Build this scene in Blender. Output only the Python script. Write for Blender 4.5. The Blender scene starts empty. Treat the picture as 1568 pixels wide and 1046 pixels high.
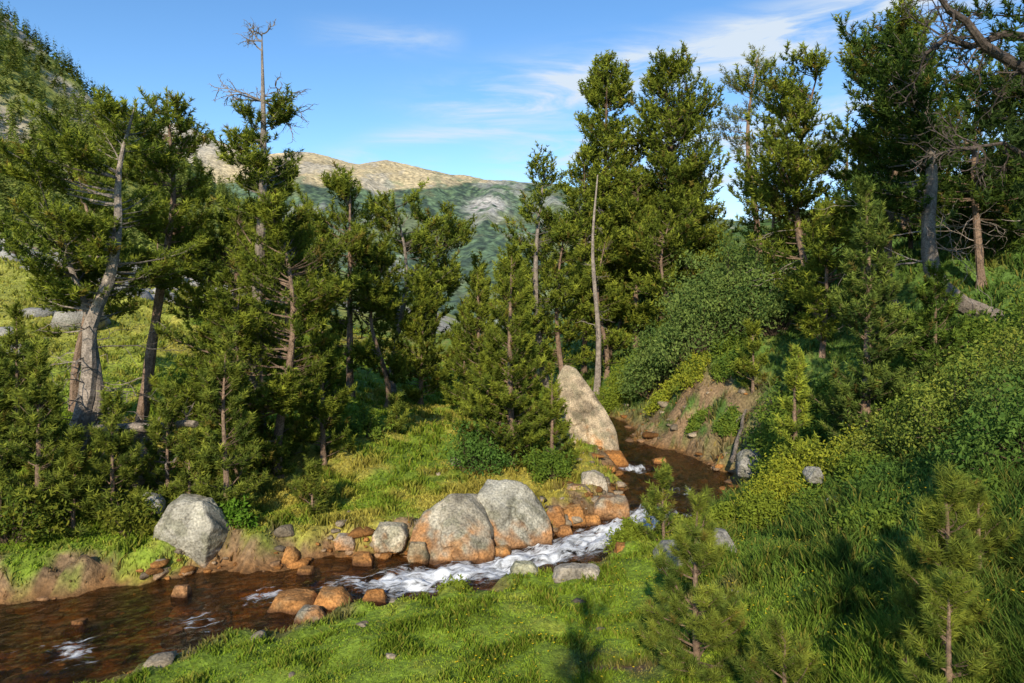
import bpy, bmesh, math
import numpy as np
from mathutils import Vector
RNG=np.random.default_rng(7)
sc=bpy.context.scene
# ---------------------------------------------------------------- noise
_T=np.random.default_rng(3).random((256,256))
def vn(x,y,seed=0):
    x=np.asarray(x,float)+seed*17.31; y=np.asarray(y,float)+seed*9.77
    xi=np.floor(x).astype(int); yi=np.floor(y).astype(int)
    fx=x-xi; fy=y-yi; fx=fx*fx*(3-2*fx); fy=fy*fy*(3-2*fy)
    a=_T[xi&255,yi&255]; b=_T[(xi+1)&255,yi&255]; c=_T[xi&255,(yi+1)&255]; d=_T[(xi+1)&255,(yi+1)&255]
    return (a*(1-fx)+b*fx)*(1-fy)+(c*(1-fx)+d*fx)*fy
def fbm(x,y,o=4,seed=0):
    s=0;a=.5;t=0
    for i in range(o):
        s=s+a*vn(x,y,seed+i*3); t+=a; a*=.5; x=np.asarray(x)*2.03; y=np.asarray(y)*2.03
    return s/t
def ss(a,b,x):
    t=np.clip((x-a)/(b-a),0,1); return t*t*(3-2*t)
def nrm(v): return v/np.maximum(np.linalg.norm(v,axis=-1,keepdims=True),1e-9)
# ---------------------------------------------------------------- mesh
NT_=[0]
def build(name,V,F,mats,mi=None,col=None,attrs=None,smooth=False):
    V=np.ascontiguousarray(V,dtype=np.float32); F=np.ascontiguousarray(F,dtype=np.int32)
    me=bpy.data.meshes.new(name); k=F.shape[1]; NT_[0]+=len(F)
    me.vertices.add(len(V)); me.vertices.foreach_set('co',V.ravel())
    me.loops.add(F.size); me.loops.foreach_set('vertex_index',F.ravel())
    me.polygons.add(len(F)); me.polygons.foreach_set('loop_start',np.arange(0,F.size,k,dtype=np.int32))
    if mi is not None: me.polygons.foreach_set('material_index',np.ascontiguousarray(mi,dtype=np.int32))
    me.polygons.foreach_set('use_smooth',np.full(len(F),smooth))
    for m in mats: me.materials.append(m)
    if col is not None:
        c=np.ones((len(V),4),np.float32); c[:,:3]=np.clip(col,0,.9)
        a=me.color_attributes.new('col','FLOAT_COLOR','POINT'); a.data.foreach_set('color',c.ravel())
    for n,arr in (attrs or {}).items():
        if arr.ndim==1:
            a=me.attributes.new(n,'FLOAT','POINT'); a.data.foreach_set('value',arr.astype(np.float32))
        else:
            a=me.attributes.new(n,'FLOAT_VECTOR','POINT'); a.data.foreach_set('vector',arr.astype(np.float32).ravel())
    me.update(calc_edges=True)
    ob=bpy.data.objects.new(name,me); sc.collection.objects.link(ob); return ob
# ---------------------------------------------------------------- materials
def newmat(name):
    m=bpy.data.materials.new(name); m.use_nodes=True; nt=m.node_tree; nt.nodes.clear()
    return m,nt,nt.nodes.new('ShaderNodeOutputMaterial')
def N(nt,t,**k):
    n=nt.nodes.new(t)
    for a,b in k.items(): setattr(n,a,b)
    return n
def mul_noise(nt,colsock,scale,lo,hi,vec=None,detail=5):
    no=N(nt,'ShaderNodeTexNoise'); no.inputs['Scale'].default_value=scale; no.inputs['Detail'].default_value=detail
    if vec is None:
        g=N(nt,'ShaderNodeNewGeometry'); vec=g.outputs['Position']
    nt.links.new(vec,no.inputs['Vector'])
    mr=N(nt,'ShaderNodeMapRange'); mr.inputs['From Min'].default_value=.3; mr.inputs['From Max'].default_value=.7
    mr.inputs['To Min'].default_value=lo; mr.inputs['To Max'].default_value=hi
    nt.links.new(no.outputs['Fac'],mr.inputs['Value'])
    vm=N(nt,'ShaderNodeVectorMath',operation='SCALE')
    nt.links.new(colsock,vm.inputs[0]); nt.links.new(mr.outputs[0],vm.inputs['Scale'])
    return vm.outputs[0],no.outputs['Fac']
def leafmat(name,tr=.3):
    m,nt,o=newmat(name)
    a=N(nt,'ShaderNodeAttribute',attribute_name='col')
    p=N(nt,'ShaderNodeBsdfDiffuse')
    t=N(nt,'ShaderNodeBsdfTranslucent'); mx=N(nt,'ShaderNodeMixShader'); mx.inputs[0].default_value=tr
    nt.links.new(a.outputs['Color'],p.inputs['Color']); nt.links.new(a.outputs['Color'],t.inputs['Color'])
    nt.links.new(p.outputs[0],mx.inputs[1]); nt.links.new(t.outputs[0],mx.inputs[2]); nt.links.new(mx.outputs[0],o.inputs[0])
    return m
def colmat(name,s1,lo,hi,s2,lo2,hi2,bumpscale,bumpdist,rough=.9):
    m,nt,o=newmat(name)
    a=N(nt,'ShaderNodeAttribute',attribute_name='col')
    c,f=mul_noise(nt,a.outputs['Color'],s1,lo,hi); c,f=mul_noise(nt,c,s2,lo2,hi2)
    p=N(nt,'ShaderNodeBsdfPrincipled'); p.inputs['Roughness'].default_value=rough; p.inputs['Specular IOR Level'].default_value=.25
    nt.links.new(c,p.inputs['Base Color'])
    no=N(nt,'ShaderNodeTexNoise'); no.inputs['Scale'].default_value=bumpscale; no.inputs['Detail'].default_value=8; no.inputs['Roughness'].default_value=.65
    g=N(nt,'ShaderNodeNewGeometry'); nt.links.new(g.outputs['Position'],no.inputs['Vector'])
    b=N(nt,'ShaderNodeBump'); b.inputs['Strength'].default_value=.8; b.inputs['Distance'].default_value=bumpdist
    nt.links.new(no.outputs['Fac'],b.inputs['Height']); nt.links.new(b.outputs[0],p.inputs['Normal'])
    nt.links.new(p.outputs[0],o.inputs[0]); return m
M_leaf=leafmat('needles',.25); M_grass=leafmat('grass_blades',.35)
M_bark=colmat('bark',6,.6,1.3,30,.5,1.35,14,.04)
M_rock=colmat('rock',2.5,.65,1.25,26,.55,1.35,7,.11)
M_ground=colmat('ground',1.5,.7,1.2,14,.55,1.35,9,.10)
M_mtn=colmat('mountain',.012,.85,1.15,.09,.45,1.5,.03,9)
M_hill=colmat('hillside',.08,.8,1.2,.5,.7,1.25,.5,.6)
# ---------------------------------------------------------------- stream
ctrl=np.array([(-60,-12,2.2),(-30,-.5,2.2),(-16,5.5,2.0),(-11,7.5,1.95),(-7,9.6,1.8),(-4.6,10.9,1.45),(-2.4,11.8,1.22),(-.6,12.3,.95),(.6,12.95,.82),(1.6,13.8,.85),(2.9,14.9,.9),(3.9,16.6,1.2),(4.3,18.6,1.65),(4.3,20.4,1.25),(3.9,22,.85),(3.7,24,.5),(4.0,26,.5),(3.2,29,.5),(2.3,34,.5),(1,42,.5),(-1,55,.5),(-3,90,.5),(-3,250,.5)],float)
pts=[]
for i in range(len(ctrl)-1):
    p0=ctrl[max(i-1,0)];p1=ctrl[i];p2=ctrl[i+1];p3=ctrl[min(i+2,len(ctrl)-1)]
    n=max(3,int(min(np.linalg.norm((p2-p1)[:2])/.2,20)))
    for k in range(n):
        t=k/n
        pts.append(.5*((2*p1)+(-p0+p2)*t+(2*p0-5*p1+4*p2-p3)*t*t+(-p0+3*p1-3*p2+p3)*t**3))
pts=np.array(pts); tang=nrm(np.gradient(pts[:,:2],axis=0)); arc=np.r_[0,np.cumsum(np.linalg.norm(np.diff(pts[:,:2],axis=0),axis=1))]
def stream(x,y):
    x=np.ravel(x);y=np.ravel(y); D=np.empty(len(x));S=np.empty(len(x));W=np.empty(len(x));A=np.empty(len(x))
    for i in range(0,len(x),40000):
        q=np.stack([x[i:i+40000],y[i:i+40000]],1)
        d2=((q[:,None,:]-pts[None,:,:2])**2).sum(2); j=d2.argmin(1)
        r=q-pts[j,:2]; s=np.sign(tang[j,0]*r[:,1]-tang[j,1]*r[:,0]); al=(tang[j]*r).sum(1)
        D[i:i+40000]=np.sqrt(d2[np.arange(len(j)),j]); S[i:i+40000]=np.where(s==0,1,s); W[i:i+40000]=pts[j,2]; A[i:i+40000]=arc[j]+al
    return D,S,W,A
def terrain(x,y,full=False):
    shp=np.shape(x); x=np.ravel(np.asarray(x,float)); y=np.ravel(np.asarray(y,float))
    D,S,W,A=stream(x,y)
    wob=(fbm(x*1.6,y*1.6,3,5)-.5)*.8
    e=D-W+wob*ss(-1,0,D-W)
    a=.17+.41*ss(1,9,x)
    b=.03+.22*ss(-1,-13,x)*1.0
    zr=.30*ss(0,.5,e)+a*28*np.tanh(np.maximum(e-.3,0)/28)*ss(-60,0,y)
    zl=.48*ss(0,.5,e)+b*60*np.tanh(np.maximum(e-.3,0)/60)
    zr=zr+1.1*ss(.1,2.2,e)*np.exp(-((y-23)/4.5)**2)*ss(4,6.5,x)
    z=np.where(S>0,zl,zr)
    bed=-.12-.3*ss(0,.9,-e/np.maximum(W,.1)*1.0)
    bed=bed+(fbm(x*3,y*3,3,8)-.5)*.25
    z=np.where(e<0,bed*ss(0,.12,-e),z)
    z=z+ss(0,.3,e)*ss(1.2,.5,e)*(fbm(x*4,y*4,3,6)-.5)*.35
    z=z+ss(.2,2.5,e)*((fbm(x*.35,y*.35,4,1)-.5)*.55+(fbm(x*1.7,y*1.7,3,2)-.5)*.25*(1+1.3*ss(2,6,x)))
    z=z-45*ss(60,260,y)
    r=np.hypot(x,y); z=z-20*ss(300,1500,r)
    if full: return z.reshape(shp),e.reshape(shp),S.reshape(shp),A.reshape(shp)
    return z.reshape(shp)
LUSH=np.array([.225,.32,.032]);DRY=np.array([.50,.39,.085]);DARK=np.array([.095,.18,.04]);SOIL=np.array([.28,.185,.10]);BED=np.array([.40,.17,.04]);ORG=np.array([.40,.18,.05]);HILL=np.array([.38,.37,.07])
def mix(a,b,t): t=np.asarray(t)[...,None]; return a*(1-t)+b*t
def gcolor(x,y,z,e,S):
    n1=fbm(x*.5,y*.5,4,11); n2=fbm(x*2.2,y*2.2,4,12); n3_=fbm(x*5,y*5,3,13)
    c=np.zeros(x.shape+(3,))+LUSH
    c=c*(1+.9*(n2-.5))[...,None]
    left=S>0
    dry=ss(.46,.64,n1*.5+n2*.5+.12*np.exp(-((x+1.5)/4)**2-((y-15)/2)**2))*.75
    cl=mix(c,DRY,dry); cl=mix(cl,HILL+0*c,ss(-8,-15,x)*ss(17,22,y)*.75)
    cr=mix(c,DARK+0*c,ss(2.0,4.5,x)*.8); cr=mix(cr,DRY*.8,ss(.55,.72,n2*.6+n3_*.4)*.35)  # right-slope shade put into the grass colour as a darker green
    dp=np.exp(-((x-1.2)/.45)**2-((y-7.6)/.35)**2)+np.exp(-((x-2.7)/.5)**2-((y-9.4)/.4)**2)*.8+.0*x
    dpm=np.clip(dp*ss(.3,.5,n3_)*1.3,0,1)*(S<0); cr=mix(cr,np.array([.26,.17,.10])+0*c,dpm)
    c=np.where(left[...,None],cl,cr)
    soilr=np.exp(-((y-22.5)/3.4)**2)*ss(3.1,1.4,e)*ss(3,5,x)*(S<0)*ss(.42,.56,n2*.7+n3_*.3+.08)
    c=mix(c,SOIL*1.1,np.clip(soilr*1.1,0,1))
    bank=ss(.55,.2,e+ (n2-.5)*1.4)*np.where(left,1,.55)
    c=mix(c,SOIL*(.5+1.0*n3_[...,None]),bank)
    c=mix(c,ORG,ss(.3,.0,e+(n2-.5)*.3)*.7)
    c=mix(c,np.array([.10,.05,.02]),np.exp(-((e-.03)/.07)**2)*.8)
    c=mix(c,mix(BED+0*c,np.array([.09,.065,.025]),ss(.43,.6,n2)),ss(.0,-.12,e))
    return c,np.clip(bank+soilr+dpm*.9,0,1)
# ---------------------------------------------------------------- ground sheet
def axis(a,b,step,lo,hi,g=1.08):
    m=list(np.arange(a,b+1e-6,step)); s=step;v=m[-1]
    up=[]
    while v<hi: s*=g; v+=s; up.append(v)
    s=step;v=a;dn=[]
    while v>lo: s*=g; v-=s; dn.append(v)
    return np.array(dn[::-1]+m+up)
xs=axis(-14,14,.1,-3500,3500); ys=axis(4,28,.1,-1500,4500)
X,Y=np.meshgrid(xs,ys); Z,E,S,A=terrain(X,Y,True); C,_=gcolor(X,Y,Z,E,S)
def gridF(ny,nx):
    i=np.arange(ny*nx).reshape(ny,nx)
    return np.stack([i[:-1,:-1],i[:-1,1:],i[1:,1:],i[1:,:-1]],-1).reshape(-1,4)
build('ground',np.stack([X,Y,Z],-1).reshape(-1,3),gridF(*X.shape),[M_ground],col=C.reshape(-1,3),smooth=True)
gx=np.arange(-45,45,.15); gy=np.arange(-16,75,.15); GX,GY=np.meshgrid(gx,gy)
GZ,GE,GS,GA=terrain(GX,GY,True); GC,GB=gcolor(GX,GY,GZ,GE,GS)
def look(F,x,y):
    u=np.clip((np.asarray(x)-gx[0])/.15,0,len(gx)-2.001); v=np.clip((np.asarray(y)-gy[0])/.15,0,len(gy)-2.001)
    i=u.astype(int);j=v.astype(int);fu=u-i;fv=v-j
    if F.ndim==3: fu=fu[...,None];fv=fv[...,None]
    return (F[j,i]*(1-fu)+F[j,i+1]*fu)*(1-fv)+(F[j+1,i]*(1-fu)+F[j+1,i+1]*fu)*fv
def H(x,y): return float(terrain(np.array([x]),np.array([y]))[0])
# ---------------------------------------------------------------- water
wx=np.arange(-17,8,.06); wy=np.arange(3.5,34,.06); WX,WY=np.meshgrid(wx,wy)
D,S_,W_,A_=stream(WX,WY); D=D.reshape(WX.shape);W_=W_.reshape(WX.shape);A_=A_.reshape(WX.shape);S_=S_.reshape(WX.shape)
foamc=[(-1.55,12.0,.55,1),(-1.0,12.2,.5,1),(-.3,12.4,.5,1),(.2,12.8,.5,1),(.7,13.2,.55,1),(1.5,13.8,.6,1.1),(2.1,14.3,.5,1.1),(3.2,15.5,.8,1),(2.7,14.9,.5,.9),(3.4,19.7,.7,1),(-6.3,9.7,.5,.6),(-4.8,10.4,.45,.68),(-4.1,11.3,.5,.75),(-2.2,11.8,.6,.8),(-5.9,9.3,.35,.5),(-3.0,11.7,.5,.6),(4.3,17.3,.6,.6),(-7.5,9.3,.5,.45)]
foam=np.zeros(WX.shape)
for (a,b,r,w) in foamc: foam+=w*np.exp(-((WX-a)**2+(WY-b)**2)/r**2)
foam=np.clip(foam,0,1.0)
T_=D*S_
wz=.012*np.sin(A_*5+3*vn(A_,T_*2))+(fbm(A_*2.5,T_*5,3,4)-.5)*(.06+.24*foam)
keep=(D-W_)<.55
F=gridF(*WX.shape); F=F[keep.ravel()[F].all(1)]
used=np.unique(F); rm=np.full(WX.size,-1); rm[used]=np.arange(len(used))
V=np.stack([WX,WY,wz],-1).reshape(-1,3)[used]
m,nt,o=newmat('water')
at=N(nt,'ShaderNodeAttribute',attribute_name='flow'); fo=N(nt,'ShaderNodeAttribute',attribute_name='foam')
mp=N(nt,'ShaderNodeMapping'); mp.inputs['Scale'].default_value=(2.2,6.5,1); nt.links.new(at.outputs['Vector'],mp.inputs['Vector'])
no=N(nt,'ShaderNodeTexNoise'); no.inputs['Scale'].default_value=1.4; no.inputs['Detail'].default_value=8; no.inputs['Roughness'].default_value=.7; no.inputs['Distortion'].default_value=.8
nt.links.new(mp.outputs[0],no.inputs['Vector'])
b=N(nt,'ShaderNodeBump'); b.inputs['Strength'].default_value=.7; b.inputs['Distance'].default_value=.06; nt.links.new(no.outputs['Fac'],b.inputs['Height'])
tr=N(nt,'ShaderNodeBsdfTransparent'); tr.inputs[0].default_value=(.84,.69,.45,1)
df=N(nt,'ShaderNodeBsdfDiffuse'); df.inputs[0].default_value=(.08,.05,.018,1)
m1=N(nt,'ShaderNodeMixShader'); m1.inputs[0].default_value=.06; nt.links.new(tr.outputs[0],m1.inputs[1]); nt.links.new(df.outputs[0],m1.inputs[2])
gl=N(nt,'ShaderNodeBsdfGlossy'); gl.inputs['Roughness'].default_value=.05; nt.links.new(b.outputs[0],gl.inputs['Normal'])
fr=N(nt,'ShaderNodeFresnel'); fr.inputs[0].default_value=1.34; nt.links.new(b.outputs[0],fr.inputs['Normal'])
m2=N(nt,'ShaderNodeMixShader'); nt.links.new(fr.outputs[0],m2.inputs[0]); nt.links.new(m1.outputs[0],m2.inputs[1]); nt.links.new(gl.outputs[0],m2.inputs[2])
wf=N(nt,'ShaderNodeBsdfDiffuse'); wf.inputs[0].default_value=(.8,.82,.84,1); nt.links.new(b.outputs[0],wf.inputs['Normal'])
ad=N(nt,'ShaderNodeMath',operation='MULTIPLY_ADD'); ad.inputs[1].default_value=.41; nt.links.new(fo.outputs['Fac'],ad.inputs[0]); nt.links.new(no.outputs['Fac'],ad.inputs[2])
mr=N(nt,'ShaderNodeMapRange'); mr.inputs['From Min'].default_value=.75; mr.inputs['From Max'].default_value=.97; nt.links.new(ad.outputs[0],mr.inputs['Value'])
m3=N(nt,'ShaderNodeMixShader'); nt.links.new(mr.outputs[0],m3.inputs[0]); nt.links.new(m2.outputs[0],m3.inputs[1]); nt.links.new(wf.outputs[0],m3.inputs[2]); nt.links.new(m3.outputs[0],o.inputs[0])
build('stream_water',V,rm[F],[m],attrs={'foam':foam.ravel()[used],'flow':np.stack([A_,T_,0*A_],-1).reshape(-1,3)[used]},smooth=True)
# ---------------------------------------------------------------- tubes / foliage primitives
class Acc:
    def __init__(s): s.V=[];s.F=[];s.C=[];s.M=[];s.n=0
    def add(s,V,F,C,m):
        V=np.asarray(V).reshape(-1,3); s.V.append(V); s.F.append(np.asarray(F).reshape(-1,3)+s.n)
        C=np.broadcast_to(C,V.shape) if np.ndim(C)==1 else np.asarray(C).reshape(-1,3); s.C.append(C)
        s.M.append(np.full(len(s.F[-1]),m)); s.n+=len(V)
    def out(s,name,mats,smooth=False):
        return build(name,np.concatenate(s.V),np.concatenate(s.F),mats,np.concatenate(s.M),np.concatenate(s.C),smooth=smooth)
def tube(acc,P,R,col,sides=9,m=0,seed=0,rough=.12):
    P=np.asarray(P,float);R=np.asarray(R,float);n=len(P)
    T=nrm(np.gradient(P,axis=0)); ref=np.array([.3,.9,.2]); U=nrm(np.cross(T,ref)); W=np.cross(T,U)
    a=np.linspace(0,2*np.pi,sides,endpoint=False)
    rr=R[:,None]*(1+rough*(np.random.default_rng(seed).random((n,sides))-.5)*2)
    V=P[:,None]+rr[...,None]*(np.cos(a)[None,:,None]*U[:,None]+np.sin(a)[None,:,None]*W[:,None])
    i=np.arange(n*sides).reshape(n,sides); q=np.roll(i,-1,1)
    F=np.concatenate([np.stack([i[:-1],q[:-1],q[1:]],-1).reshape(-1,3),np.stack([i[:-1],q[1:],i[1:]],-1).reshape(-1,3)])
    V=np.concatenate([V.reshape(-1,3),P[-1:],P[:1]]); e=n*sides
    F=np.concatenate([F,np.stack([i[-1],q[-1],np.full(sides,e)],-1),np.stack([q[0],i[0],np.full(sides,e+1)],-1)])
    acc.add(V,F,np.asarray(col),m)
def segs(acc,P0,P1,R0,R1,col,m=0):
    P0=P0.reshape(-1,3);P1=P1.reshape(-1,3);n=len(P0)
    if n==0:return
    R0=np.broadcast_to(np.ravel(R0),(n,)); R1=np.broadcast_to(np.ravel(R1),(n,))
    T=nrm(P1-P0); U=nrm(np.cross(T,np.array([.21,.37,.9])));W=np.cross(T,U)
    a=np.array([0,2.094,4.189]); ca=np.cos(a)[None,:,None];sa=np.sin(a)[None,:,None]
    o=ca*U[:,None]+sa*W[:,None]
    V=np.concatenate([P0[:,None]+o*R0[:,None,None],P1[:,None]+o*R1[:,None,None]],1)
    b=np.array([[0,1,4],[0,4,3],[1,2,5],[1,5,4],[2,0,3],[2,3,5]])
    F=(np.arange(n)*6)[:,None,None]+b[None]
    acc.add(V,F,np.asarray(col),m)
def needles(acc,P,Dr,ts,K,col,rng,m=1,wf=.15,nl=1.):
    n=len(P)
    if n==0:return
    Dr=nrm(Dr)[:,None]; P=P[:,None]
    u=rng.uniform(-.65,.3,(n,K,1))*ts
    rd=rng.normal(size=(n,K,3)); rd-= (rd*Dr).sum(-1,keepdims=True)*Dr; rd=nrm(rd)
    a=rng.uniform(.2,1,(n,K,1)); d=nrm(Dr*a+rd*(1.1-a*.6))
    b=P+Dr*u; tip=b+d*ts*nl*rng.uniform(.36,.6,(n,K,1))
    s=nrm(np.cross(d,rng.normal(size=(n,K,3))))*ts*wf*.5
    V=np.stack([b-s,b+s,tip],2)
    tipgain=.65+.5*(u/ts+.65)  # needles brighter towards the outer end of the tuft
    c=(col[:,None,:]*rng.uniform(.8,1.2,(n,K,1))*tipgain)[:,:,None,:]*np.array([.8,.8,1.2])[None,None,:,None]
    acc.add(V,np.arange(n*K*3).reshape(-1,3),c.reshape(-1,3),m)
GREEN0=np.array([.06,.105,.020]);GREEN1=np.array([.335,.365,.042]);BARK=np.array([.26,.175,.12]);GREY=np.array([.29,.24,.195])
def dead(acc,p,d,L,r,rng,depth=2,col=GREY):
    n=5;q=np.array(p,float);d=np.array(d,float);P=[q];
    for i in range(n):
        d=nrm(d+rng.normal(size=3)*.28); q=q+d*L/n; P.append(q)
        if depth>0 and i>=1:
            for _ in range(1 if depth==1 else 2):
                dd=nrm(d+rng.normal(size=3)*.8); dead(acc,q,dd,L*rng.uniform(.25,.5),r*.5,rng,depth-1,col)
    P=np.array(P); R=np.linspace(r,r*.3,n+1); segs(acc,P[:-1],P[1:],R[:-1],R[1:],col,0)
def pine(x,y,topz,R,c0=.12,prof='cone',dens=1.,ts=None,tint=(1,1,1),path=None,seed=1,s0=.2,bark=BARK,name='pine_tree',up=1.,snag=0.,tr=1.,K=None,wf=None,bright=1.,lowdead=0,nl=1.):
    rng=np.random.default_rng(seed*101+5); z0=H(x,y)-.12; Ht=topz-z0; d=math.hypot(x,y)
    young=prof=='cone'
    if K is None: K=26 if d<21 else (19 if d<30 else 13)
    if wf is None: wf=.115 if d<21 else (.14 if d<30 else .17)
    if ts is None: ts=(.085+.0062*d)*(1.15 if young else 1.3)
    acc=Acc(); tt=np.linspace(0,1,18)
    if path is None:
        w=rng.normal(size=4)*.012*Ht*(.5 if young else 2.2)
        if prof=='col': w*=.35
        px=w[0]*np.sin(tt*3)+w[1]*np.sin(tt*6+1); py_=w[2]*np.sin(tt*3)+w[3]*np.sin(tt*5+2); px-=px[0];py_-=py_[0]
        px=px-px[-1]*tt*.6
        TP=np.stack([x+px,y+py_,z0+tt*Ht],1)
    else:
        pa=np.array(path,float); tq=pa[:,2]
        TP=np.stack([x+np.interp(tt,tq,pa[:,0]),y+np.interp(tt,tq,pa[:,1]),z0+tt*Ht],1)
        for k in (0,1): TP[1:-1,k]=(TP[:-2,k]+2*TP[1:-1,k]+TP[2:,k])/4
    TR=(.017*Ht+.012)*tr*(1-tt)**.8*.9+.008; TR[0]*=1.5
    if prof=='col': TR*=.75
    tube(acc,TP,TR,bark,9,0,seed)
    top=1-snag
    if not young and snag==0: top=.97
    cl=Ht*(top-c0); nb=int(cl/(ts*.45)*1.9*dens*(1 if young else 1.2))+6
    t=c0+(top-c0)*np.sort(rng.random(nb)**.9); f=(t-c0)/(top-c0)
    if young: t[-4:]=.985;f=(t-c0)/(top-c0)
    if young: pf=(1-f)**.75*.93+.05
    elif prof=='round': pf=np.sqrt(np.clip(1-((f-.45)/.62)**2,.04,1))
    else: pf=(.42+.58*np.clip(1-f,0,1)**.6)*np.sqrt(np.clip(1.03-f**7,0,1))
    az=rng.random(nb)*2*np.pi
    if not young:
        ncl=max(5,int(cl/(R*.55)*(3.0 if prof!='col' else 4.5))); ca=rng.random(ncl)*6.283; cf=(np.arange(ncl)+rng.random(ncl))/ncl; csz=rng.uniform(.5,1.25,ncl)
        if prof=='col': csz=csz*.5+.5
        dd=(np.abs(f[:,None]-cf[None])*cl/R)**2*2.2+(2*np.sin((az[:,None]-ca[None])/2))**2*.7; kk=dd.argmin(1); near=np.exp(-dd.min(1)*1.6)
        g=.6 if prof!='col' else .3
        f2=f+(cf[kk]-f)*g; t=np.where(rng.random(nb)<.85,c0+(top-c0)*np.clip(f2,0,1),t); az=az+np.arctan2(np.sin(ca[kk]-az),np.cos(ca[kk]-az))*g
        lob=csz[kk]*(.45+.7*near)
    else: lob=.75+.45*vn(np.cos(az)*1.5+5,f*cl/(R+.3)*1.2+np.sin(az)*1.5,seed%50)
    L=R*pf*lob*rng.uniform(.7,1.15,nb); L=np.maximum(L,ts*.7)
    base=np.stack([np.interp(t,tt,TP[:,k]) for k in range(3)],1)
    el=((-.05 if not young else .25)+(.6 if young else .55)*f**1.5)*up+rng.normal(size=nb)*.13
    dh=np.stack([np.cos(az),np.sin(az),0*az],1); sd=np.stack([-np.sin(az),np.cos(az),0*az],1); curl=rng.uniform(.1,.4,nb)*up; wig=rng.normal(size=nb)*.12
    upv=np.array([0,0,1.])
    def bp(s):
        Ls=L[:,None]
        return base[:,None]+dh[:,None]*(Ls*s*np.cos(el)[:,None])[...,None]+upv*((np.sin(el)[:,None]*Ls*s+curl[:,None]*Ls*s*s))[...,None]+sd[:,None]*(wig[:,None]*Ls*np.sin(s*3))[...,None]
    s=np.tile(np.linspace(0,1,5),(nb,1)); B=bp(s); br=np.minimum(.009*L+.006,.045)*(1.2 if d<25 else 1)
    rr=br[:,None]*np.array([1,.8,.6,.45,.25])
    segs(acc,B[:,:-1],B[:,1:],rr[:,:-1].ravel(),rr[:,1:].ravel(),bark*.8,0)
    NT=int(np.ceil(L.max()/(ts*.68)))+1; NTi=np.maximum((L/(ts*.68)).astype(int),1)
    j=np.arange(NT)[None]; sj=s0+(1-s0)*(j+rng.random((nb,NT)))/NTi[:,None]; ok=(j<NTi[:,None]); sj=np.minimum(sj,1)
    Q=bp(sj); Tn=nrm(bp(np.minimum(sj+.02,1.02))-Q)
    sgn=np.where((j+0*sj.astype(int))%2==0,1,-1)*rng.uniform(.4,1.1,(nb,NT))
    td=nrm(Tn*.75+sd[:,None]*sgn[...,None]+upv*(rng.uniform(0,.7,(nb,NT))*up)[...,None])
    l2=(L[:,None]*.33*(1-sj)+ts*.9)*rng.uniform(.7,1.2,(nb,NT))
    Qe=Q+td*l2[...,None]
    if d<22: segs(acc,Q[ok],Qe[ok],np.full(ok.sum(),.006),np.full(ok.sum(),.003),bark*.8,0)
    TPn=[];TDn=[];TC=[]
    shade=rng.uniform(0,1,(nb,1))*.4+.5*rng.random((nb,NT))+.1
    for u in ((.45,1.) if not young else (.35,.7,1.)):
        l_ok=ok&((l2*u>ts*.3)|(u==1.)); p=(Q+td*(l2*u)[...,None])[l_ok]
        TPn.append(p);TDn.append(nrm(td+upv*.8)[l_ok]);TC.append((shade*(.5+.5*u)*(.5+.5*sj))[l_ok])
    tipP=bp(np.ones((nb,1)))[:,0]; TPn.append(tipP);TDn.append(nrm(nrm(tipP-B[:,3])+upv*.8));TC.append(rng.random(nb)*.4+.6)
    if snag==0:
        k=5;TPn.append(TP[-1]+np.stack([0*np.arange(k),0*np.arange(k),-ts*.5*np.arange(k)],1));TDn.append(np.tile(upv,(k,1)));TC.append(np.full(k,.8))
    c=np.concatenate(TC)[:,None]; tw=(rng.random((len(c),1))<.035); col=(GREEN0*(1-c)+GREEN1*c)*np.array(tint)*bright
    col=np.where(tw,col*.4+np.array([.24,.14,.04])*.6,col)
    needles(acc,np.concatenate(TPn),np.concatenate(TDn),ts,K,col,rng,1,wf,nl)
    if lowdead:
        for _ in range(lowdead):
            k=rng.uniform(.15,max(c0,.4)); a=rng.random()*6.28
            dead(acc,[np.interp(k,tt,TP[:,q]) for q in range(3)],(math.cos(a),math.sin(a),rng.uniform(-.3,.2)),R*rng.uniform(.4,.8),.018,rng,1)
    if snag:
        for k in np.r_[rng.uniform(top+.07,.995,3),.995,.99,.975]:
            a=rng.random()*6.28; dead(acc,[np.interp(k,tt,TP[:,q]) for q in range(3)],(math.cos(a),math.sin(a)*.6,rng.uniform(.1,.7)),rng.uniform(.35,.7),.024,rng,2,GREY*.8)
        for k in range(8):
            a=(0 if k%2 else math.pi)+rng.normal()*.4; dead(acc,[np.interp(top+.02,tt,TP[:,q]) for q in range(3)],(math.cos(a),math.sin(a),.15),rng.uniform(.7,1.1),.03,rng,2,GREY*.8)
    return acc.out(name,[M_bark,M_leaf])
# --- left side pines
pine(-9.3,14.5,9.1,2.0,.40,'round',.75,path=[(-.5,0,0),(-.25,0,.06),(.08,0,.14),(.3,.1,.28),(.2,.1,.42),(.7,.1,.52),(.95,0,.66),(.85,.1,.82),(1.2,.2,1)],seed=1,s0=.35,bark=GREY*1.15,tr=1.4,lowdead=16,bright=1.1,up=.8)
pine(-9.6,14.7,6.8,1.6,.58,'round',.6,path=[(-.1,0,0),(.45,0,.15),(.75,0,.3),(.6,0,.45),(.5,0,.6),(-.5,.2,1)],seed=2,s0=.3,bark=GREY,tr=1.4,lowdead=8,bright=1.1)
pine(-8.5,16.6,9.9,1.4,.45,'round',.85,seed=3,lowdead=4,bright=1.1,path=[(-.6,0,0),(-.1,0,.4),(.3,0,.7),(.1,0,1)])
pine(-11.2,17.5,8.3,1.5,.4,'round',.8,seed=88,lowdead=4,bright=1.1)
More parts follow.
